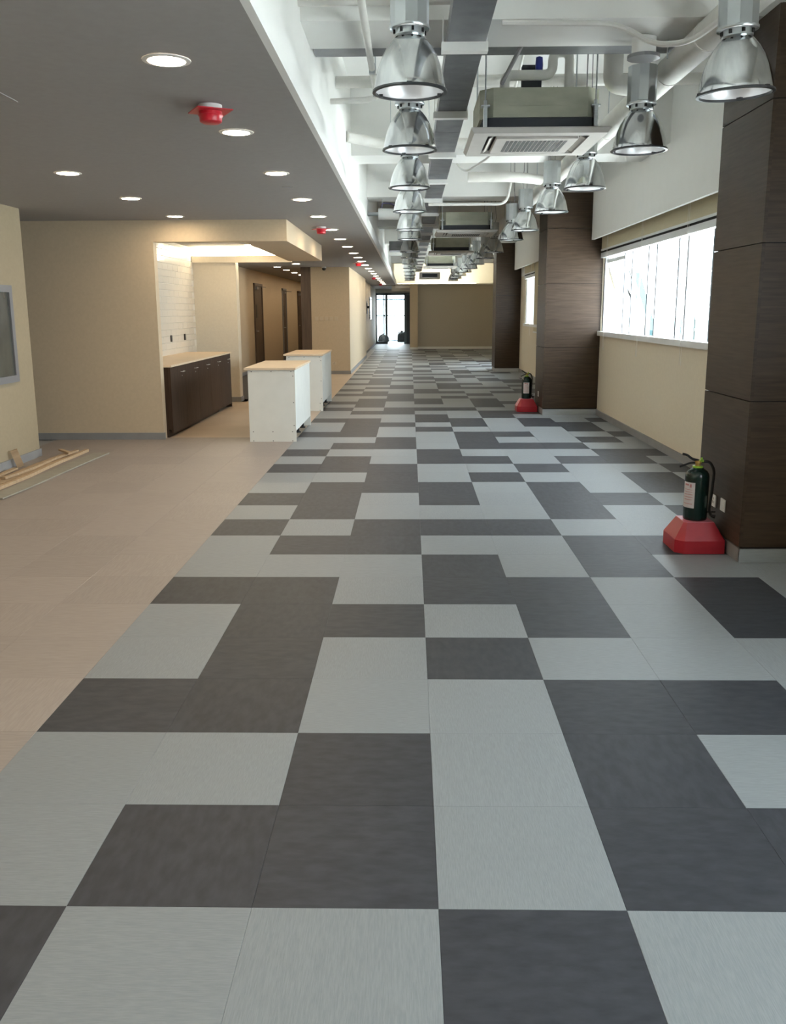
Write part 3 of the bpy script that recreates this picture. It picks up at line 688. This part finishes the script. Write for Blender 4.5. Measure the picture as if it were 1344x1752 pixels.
b = BM(); tube(b, [(-.1,0,.08),(-.1,0,ZS-3.02)], .005, 5); tube(b, [(.1,0,.08),(.1,0,ZS-3.02)], .005, 5); tube(b, [(-.16,0,0),(-.325,0,0)], .03, 8); obj('hanger', b, m_steel, t)
t = thing('duct_grille', 'grey return air box hanging behind farthest left pendants', 'duct', (-.28, 21.5, 2.95))
bx('box', -.2, .25, -.3, .3, .0, .2, m_gal, t); bx('face', -.2, .25, -.3, .3, -.01, 0, m_frameg, t)
b = BM(); tube(b, [(0,0,.2),(0,0,1.0)], .006, 5); obj('hanger', b, m_steel, t)
t = thing('ceiling_panel_unit', 'grey flat unit hanging before the far lit cove', 'air conditioner', (.75, 33.5, 2.72))
bx('case', -.4, .35, -.4, .4, 0, .22, m_ac, t); bx('grille', -.3, .25, -.41, -.40, .05, .17, m_acdark, t); b = BM(); tube(b, [(0,0,.2),(0,0,1.23)], .006, 5); obj('hanger', b, m_steel, t)

# ------------------------------------------------------------------ pantry counter
def cabinet(y0, y1, label, gap=False):
    t = thing('base_cabinet', label, 'cabinet', (-3.36, (y0+y1)/2, 0), group='pantry base cabinets')
    h = (y1-y0)/2
    bx('carcass', -.36, .335, -h, h, .10, .885, m_walnut, t)
    if gap: bx('toe_kick', -.30, .29, -h, -h+.05, 0, .10, m_walnut, t); bx('end_panel', -.36, .36, h-.02, h, 0, .885, m_walnut, t)
    else: bx('toe_kick', -.30, .30, -h, h, 0, .10, m_walnut, t)
    dmid = bx('door', .336, .358, -h+.002, (h-.002) if not gap else h-.022, .055, .88, m_walnut, t)
    b = BM(); tube(b, bez([(.356,h-.25,.80),(.385,h-.25,.80),(.385,h-.12,.80),(.356,h-.12,.80)],4), .005, 7); obj('handle', b, m_steel, dmid, smooth=True)
    b = BM(); tube(b, [(.357,h-.185,.745),(.362,h-.185,.745)], .008, 8); obj('lock', b, m_steel, dmid)
ys = [11.08, 11.83, 12.58, 13.33, 14.08, 14.83]
for i in range(5):
    cabinet(ys[i], ys[i+1], ['nearest','second nearest','middle','second farthest','end'][i]+' dark walnut base cabinet under the pale pantry worktop', gap=(i == 4))
t = thing('worktop', 'raw plywood worktop over the dark pantry cabinets', 'worktop', (-3.36, 12.95, .885))
for (a, c) in ((11.07,12.95),(12.952,14.85)):
    bx('board', -.365, .375, a-12.95, c-12.95, .001, .026, m_ply, t)
# ------------------------------------------------------------------ islands
def island(y0, label):
    t = thing('counter_island', label, 'island', (-1.675, y0, 0), group='two unfinished islands')
    L = 1.60
    bx('front_panel', -.285, .285, 0, .018, .0, .875, m_mel, t)
    bx('back_panel', -.285, .285, L-.018, L, .0, .875, m_mel, t)
    bx('right_panel', .267, .285, .018, L-.018, .135, .875, m_mel, t)
    bx('carcass', -.255, .266, .018, L-.018, .13, .87, m_mel, t)
    for k in range(3): bx('door', -.285, -.262, .022+k*.52, .022+k*.52+.515, .10, .865, m_walnut, t)
    bx('top_board', -.325, .300, -.03, L+.01, .876, .901, m_ply, t)
    for (x) in (.20, -.2):
        for yy in (.30, .85, 1.35):
            b = BM(); lathe(b, [(0,0),(.038,0),(.038,.012),(.018,.02),(.016,.11),(.035,.12),(.035,.13),(0,.13)], 12); obj('levelling_foot', b, m_black, t, (x, yy, 0), smooth=True)
    bx('plinth_back', -.245, -.23, .02, L-.02, 0, .128, m_frameg, t)
    def screw(x, y, z, ax):
        b = BM(); tube(b, [(0,0,0),(0,-.003,0)] if ax == 'y' else [(0,0,0),(.003,0,0)], .006, 8); obj('screw', b, m_screw, t, (x, y, z))
    for x in (-.24, 0, .24):
        screw(x, 0, .855, 'y'); screw(x, 0, .125, 'y'); screw(x, 0, .012, 'y')
    for z in (.80, .48, .20): screw(.262, 0, z, 'y')
    return t
island(10.69, 'nearer white melamine island with plywood top beside grey carpet')
island(14.08, 'farther white melamine island with plywood top behind the first')

# ------------------------------------------------------------------ fire extinguishers on red stands
def text(name, s, size, parent, loc, rot, m):
    c = bpy.data.curves.new(name, 'FONT'); c.body = s; c.size = size; c.extrude = .0003
    o = bpy.data.objects.new(name, c); COL.objects.link(o)
    dg = bpy.context.evaluated_depsgraph_get(); me = bpy.data.meshes.new_from_object(o.evaluated_get(dg))
    bpy.data.objects.remove(o); me.materials.clear(); me.materials.append(m)
    o = bpy.data.objects.new(name, me); COL.objects.link(o); o.parent = parent; o.location = loc; o.rotation_euler = rot
    return o
m_paper = noise_mat('label_paper', (.66,.60,.60), (.60,.54,.54), (1,1,1), 30, 3, .5)
m_redink = mat('red_ink', (.50,.22,.22), .5)
def stand(loc, label):
    t = thing('extinguisher_stand', label, 'stand', loc, group='red extinguisher stands')
    def ring(b, s, z, ch):
        return [b.verts.new((x, y, z)) for x, y in ((-s+ch,-s),(s-ch*.15,-s),(s,-s+ch*.15),(s,s-ch*.15),(s-ch*.15,s),(-s+ch*.15,s),(-s,s-ch*.15),(-s,-s+ch))]
    b = BM(); s = .158
    R = [ring(b, s, 0, .05), ring(b, s, .085, .05), ring(b, .098, .195, .02)]
    for P, Q in zip(R, R[1:]):
        for i in range(8): j = (i+1)%8; b.faces.new((P[i],P[j],Q[j],Q[i]))
    b.faces.new(R[0][::-1]); obj('body', b, m_red, t)
    b = BM(); P = ring(b, .098, .195, .02); Q = ring(b, .096, .199, .02)
    for i in range(8): j = (i+1)%8; b.faces.new((P[i],P[j],Q[j],Q[i]))
    b.faces.new(Q); obj('top_plate', b, mat('pinkish_red_top', (.50,.10,.13), .4), t)
    return t
def extinguisher(loc, rz, label, facing):
    t = thing('fire_extinguisher', label, 'fire extinguisher', loc, (0,0,rz), group='green fire extinguishers')
    b = BM(); lathe(b, [(0,0),(.072,0),(.076,.006),(.077,.02),(.077,.285),(.074,.305),(.062,.325),(.04,.34),(.024,.346),(.024,.352),(0,.352)], 28); obj('cylinder', b, m_green, t, smooth=True)
    b = BM(); lathe(b, [(.024,.346),(.034,.347),(.034,.358),(.022,.360)], 18); obj('lime_ring', b, m_lime, t, smooth=True)
    b = BM(); lathe(b, [(0,.352),(.018,.352),(.018,.372),(.024,.376),(.022,.392),(.010,.396),(0,.397)], 14); v = obj('valve', b, m_brass, t, smooth=True)
    b = BM(); tube(b, bez([(.005,0,.392),(-.04,0,.402),(-.075,0,.430),(-.105,0,.437)],4), [.009]*3+[.008]*12+[.006]*(len(bez([(.005,0,.392),(-.04,0,.402),(-.075,0,.430),(-.105,0,.437)],4))-15), 7); obj('top_lever', b, m_black, v, smooth=True)
    b = BM(); tube(b, bez([(-.005,0,.378),(-.05,0,.378),(-.085,0,.365),(-.12,0,.352)],4), .007, 7); obj('carry_handle', b, m_black, v, smooth=True)
    b = BM(); box(b, .0, .03, -.02, -.012, .385, .40); box(b, .01, .022, -.02, -.012, .392, .415); obj('safety_tag', b, m_lime, v)
    b = BM(); tube(b, bez([(.02,0,.384),(.07,-.01,.388),(.106,-.01,.33),(.098,-.01,.18),(.088,-.01,.06),(.10,-.02,.025)], 6), .0095, 9); obj('hose', b, m_rubber, t, smooth=True)
    b = BM(); tube(b, [(.10,-.02,.025),(.125,-.03,.018)], [.010,.013], 9); obj('nozzle', b, m_black, t)
    b = BM(); box(b, .06, .13, -.015, -.005, .045, .053); obj('hose_clip', b, m_black, t)
    b = BM(); n = 10
    ra = .0778
    A = [b.verts.new((ra*math.cos(facing-.62+1.24*k/n), ra*math.sin(facing-.62+1.24*k/n), .085)) for k in range(n+1)]
    B2 = [b.verts.new((ra*math.cos(facing-.62+1.24*k/n), ra*math.sin(facing-.62+1.24*k/n), .255)) for k in range(n+1)]
    for k in range(n): b.faces.new((A[k],A[k+1],B2[k+1],B2[k]))
    lb = obj('paper_label', b, m_paper, t, smooth=True)
    b = BM()
    for (da, z0, z1, wd_) in ((-.15,.232,.244,.22),(.25,.222,.244,.08),(.0,.205,.208,.40),(.0,.19,.193,.42),(0,.172,.176,.45),(0,.155,.159,.45),(0,.138,.142,.40),(0,.11,.114,.45)):
        r2 = .0783; m_ = 5
        A = [b.verts.new((r2*math.cos(facing+da-wd_+2*wd_*k/m_), r2*math.sin(facing+da-wd_+2*wd_*k/m_), z0)) for k in range(m_+1)]
        B2 = [b.verts.new((r2*math.cos(facing+da-wd_+2*wd_*k/m_), r2*math.sin(facing+da-wd_+2*wd_*k/m_), z1)) for k in range(m_+1)]
        for k in range(m_): b.faces.new((A[k],A[k+1],B2[k+1],B2[k]))
    obj('red_print', b, m_redink, lb)
    return t
stand((1.895, 5.755, 0), 'red tapered stand at foot of the nearest brown column')
extinguisher((1.895, 5.76, .199), 0, 'dark green fire extinguisher nearest the camera, on red stand', -2.62)
stand((1.84, 14.02, 0), 'far red tapered stand beside the middle brown column')
extinguisher((1.84, 14.02, .199), .6, 'far dark green fire extinguisher beside the middle column', -2.35)

# ------------------------------------------------------------------ timber offcuts by the left wall
def plank(label, x, y, L, wd_, th_, z, rz, m=None, tilt=0):
    b = BM()
    v = box(b, -wd_/2, wd_/2, -L/2, L/2, 0, th_)
    bmesh.ops.subdivide_edges(b, edges=[e for e in b.edges if abs((e.verts[0].co-e.verts[1].co).y) > .01], cuts=5)
    for q in b.verts: q.co.x += .006*math.sin(q.co.y*5+x*9); q.co.z += .003*math.sin(q.co.y*4)+.003
    o = obj('timber_offcut', b, m or m_wood, None, (x, y, z), (tilt, 0, rz)); return tag(o, label, 'plank', 'timber offcuts by the left wall')
plank('widest pale timber board lying along the left wall', -3.83, 8.62, 2.2, .16, .018, 0, -.02)
plank('narrow timber strip lying on the widest board', -3.80, 8.95, 1.7, .045, .022, .022, -.035)
plank('long timber batten on carpet side of the widest board', -3.70, 8.75, 2.4, .04, .03, 0, .0)
plank('short timber batten closest to the left skirting', -3.98, 8.15, 1.2, .05, .02, 0, .03)
plank('greenish grey board strip lying outermost on the carpet', -3.52, 8.55, 2.5, .17, .012, 0, -.03, noise_mat('grey_green_board', (.30,.28,.23), (.35,.33,.27), (2,10,2), 3, 4, .5))
plank('short timber end crossing the stack near its far tip', -3.80, 9.55, .30, .04, .02, .052, .7)
b = BM(); box(b, -.035, .035, -.012, .012, 0, .19); o = obj('timber_offcut', b, m_wood, None, (-4.03, 8.93, .004), (.12, -.30, .5)); tag(o, 'short timber stub leaning upright against left skirting', 'plank', 'timber offcuts by the left wall')
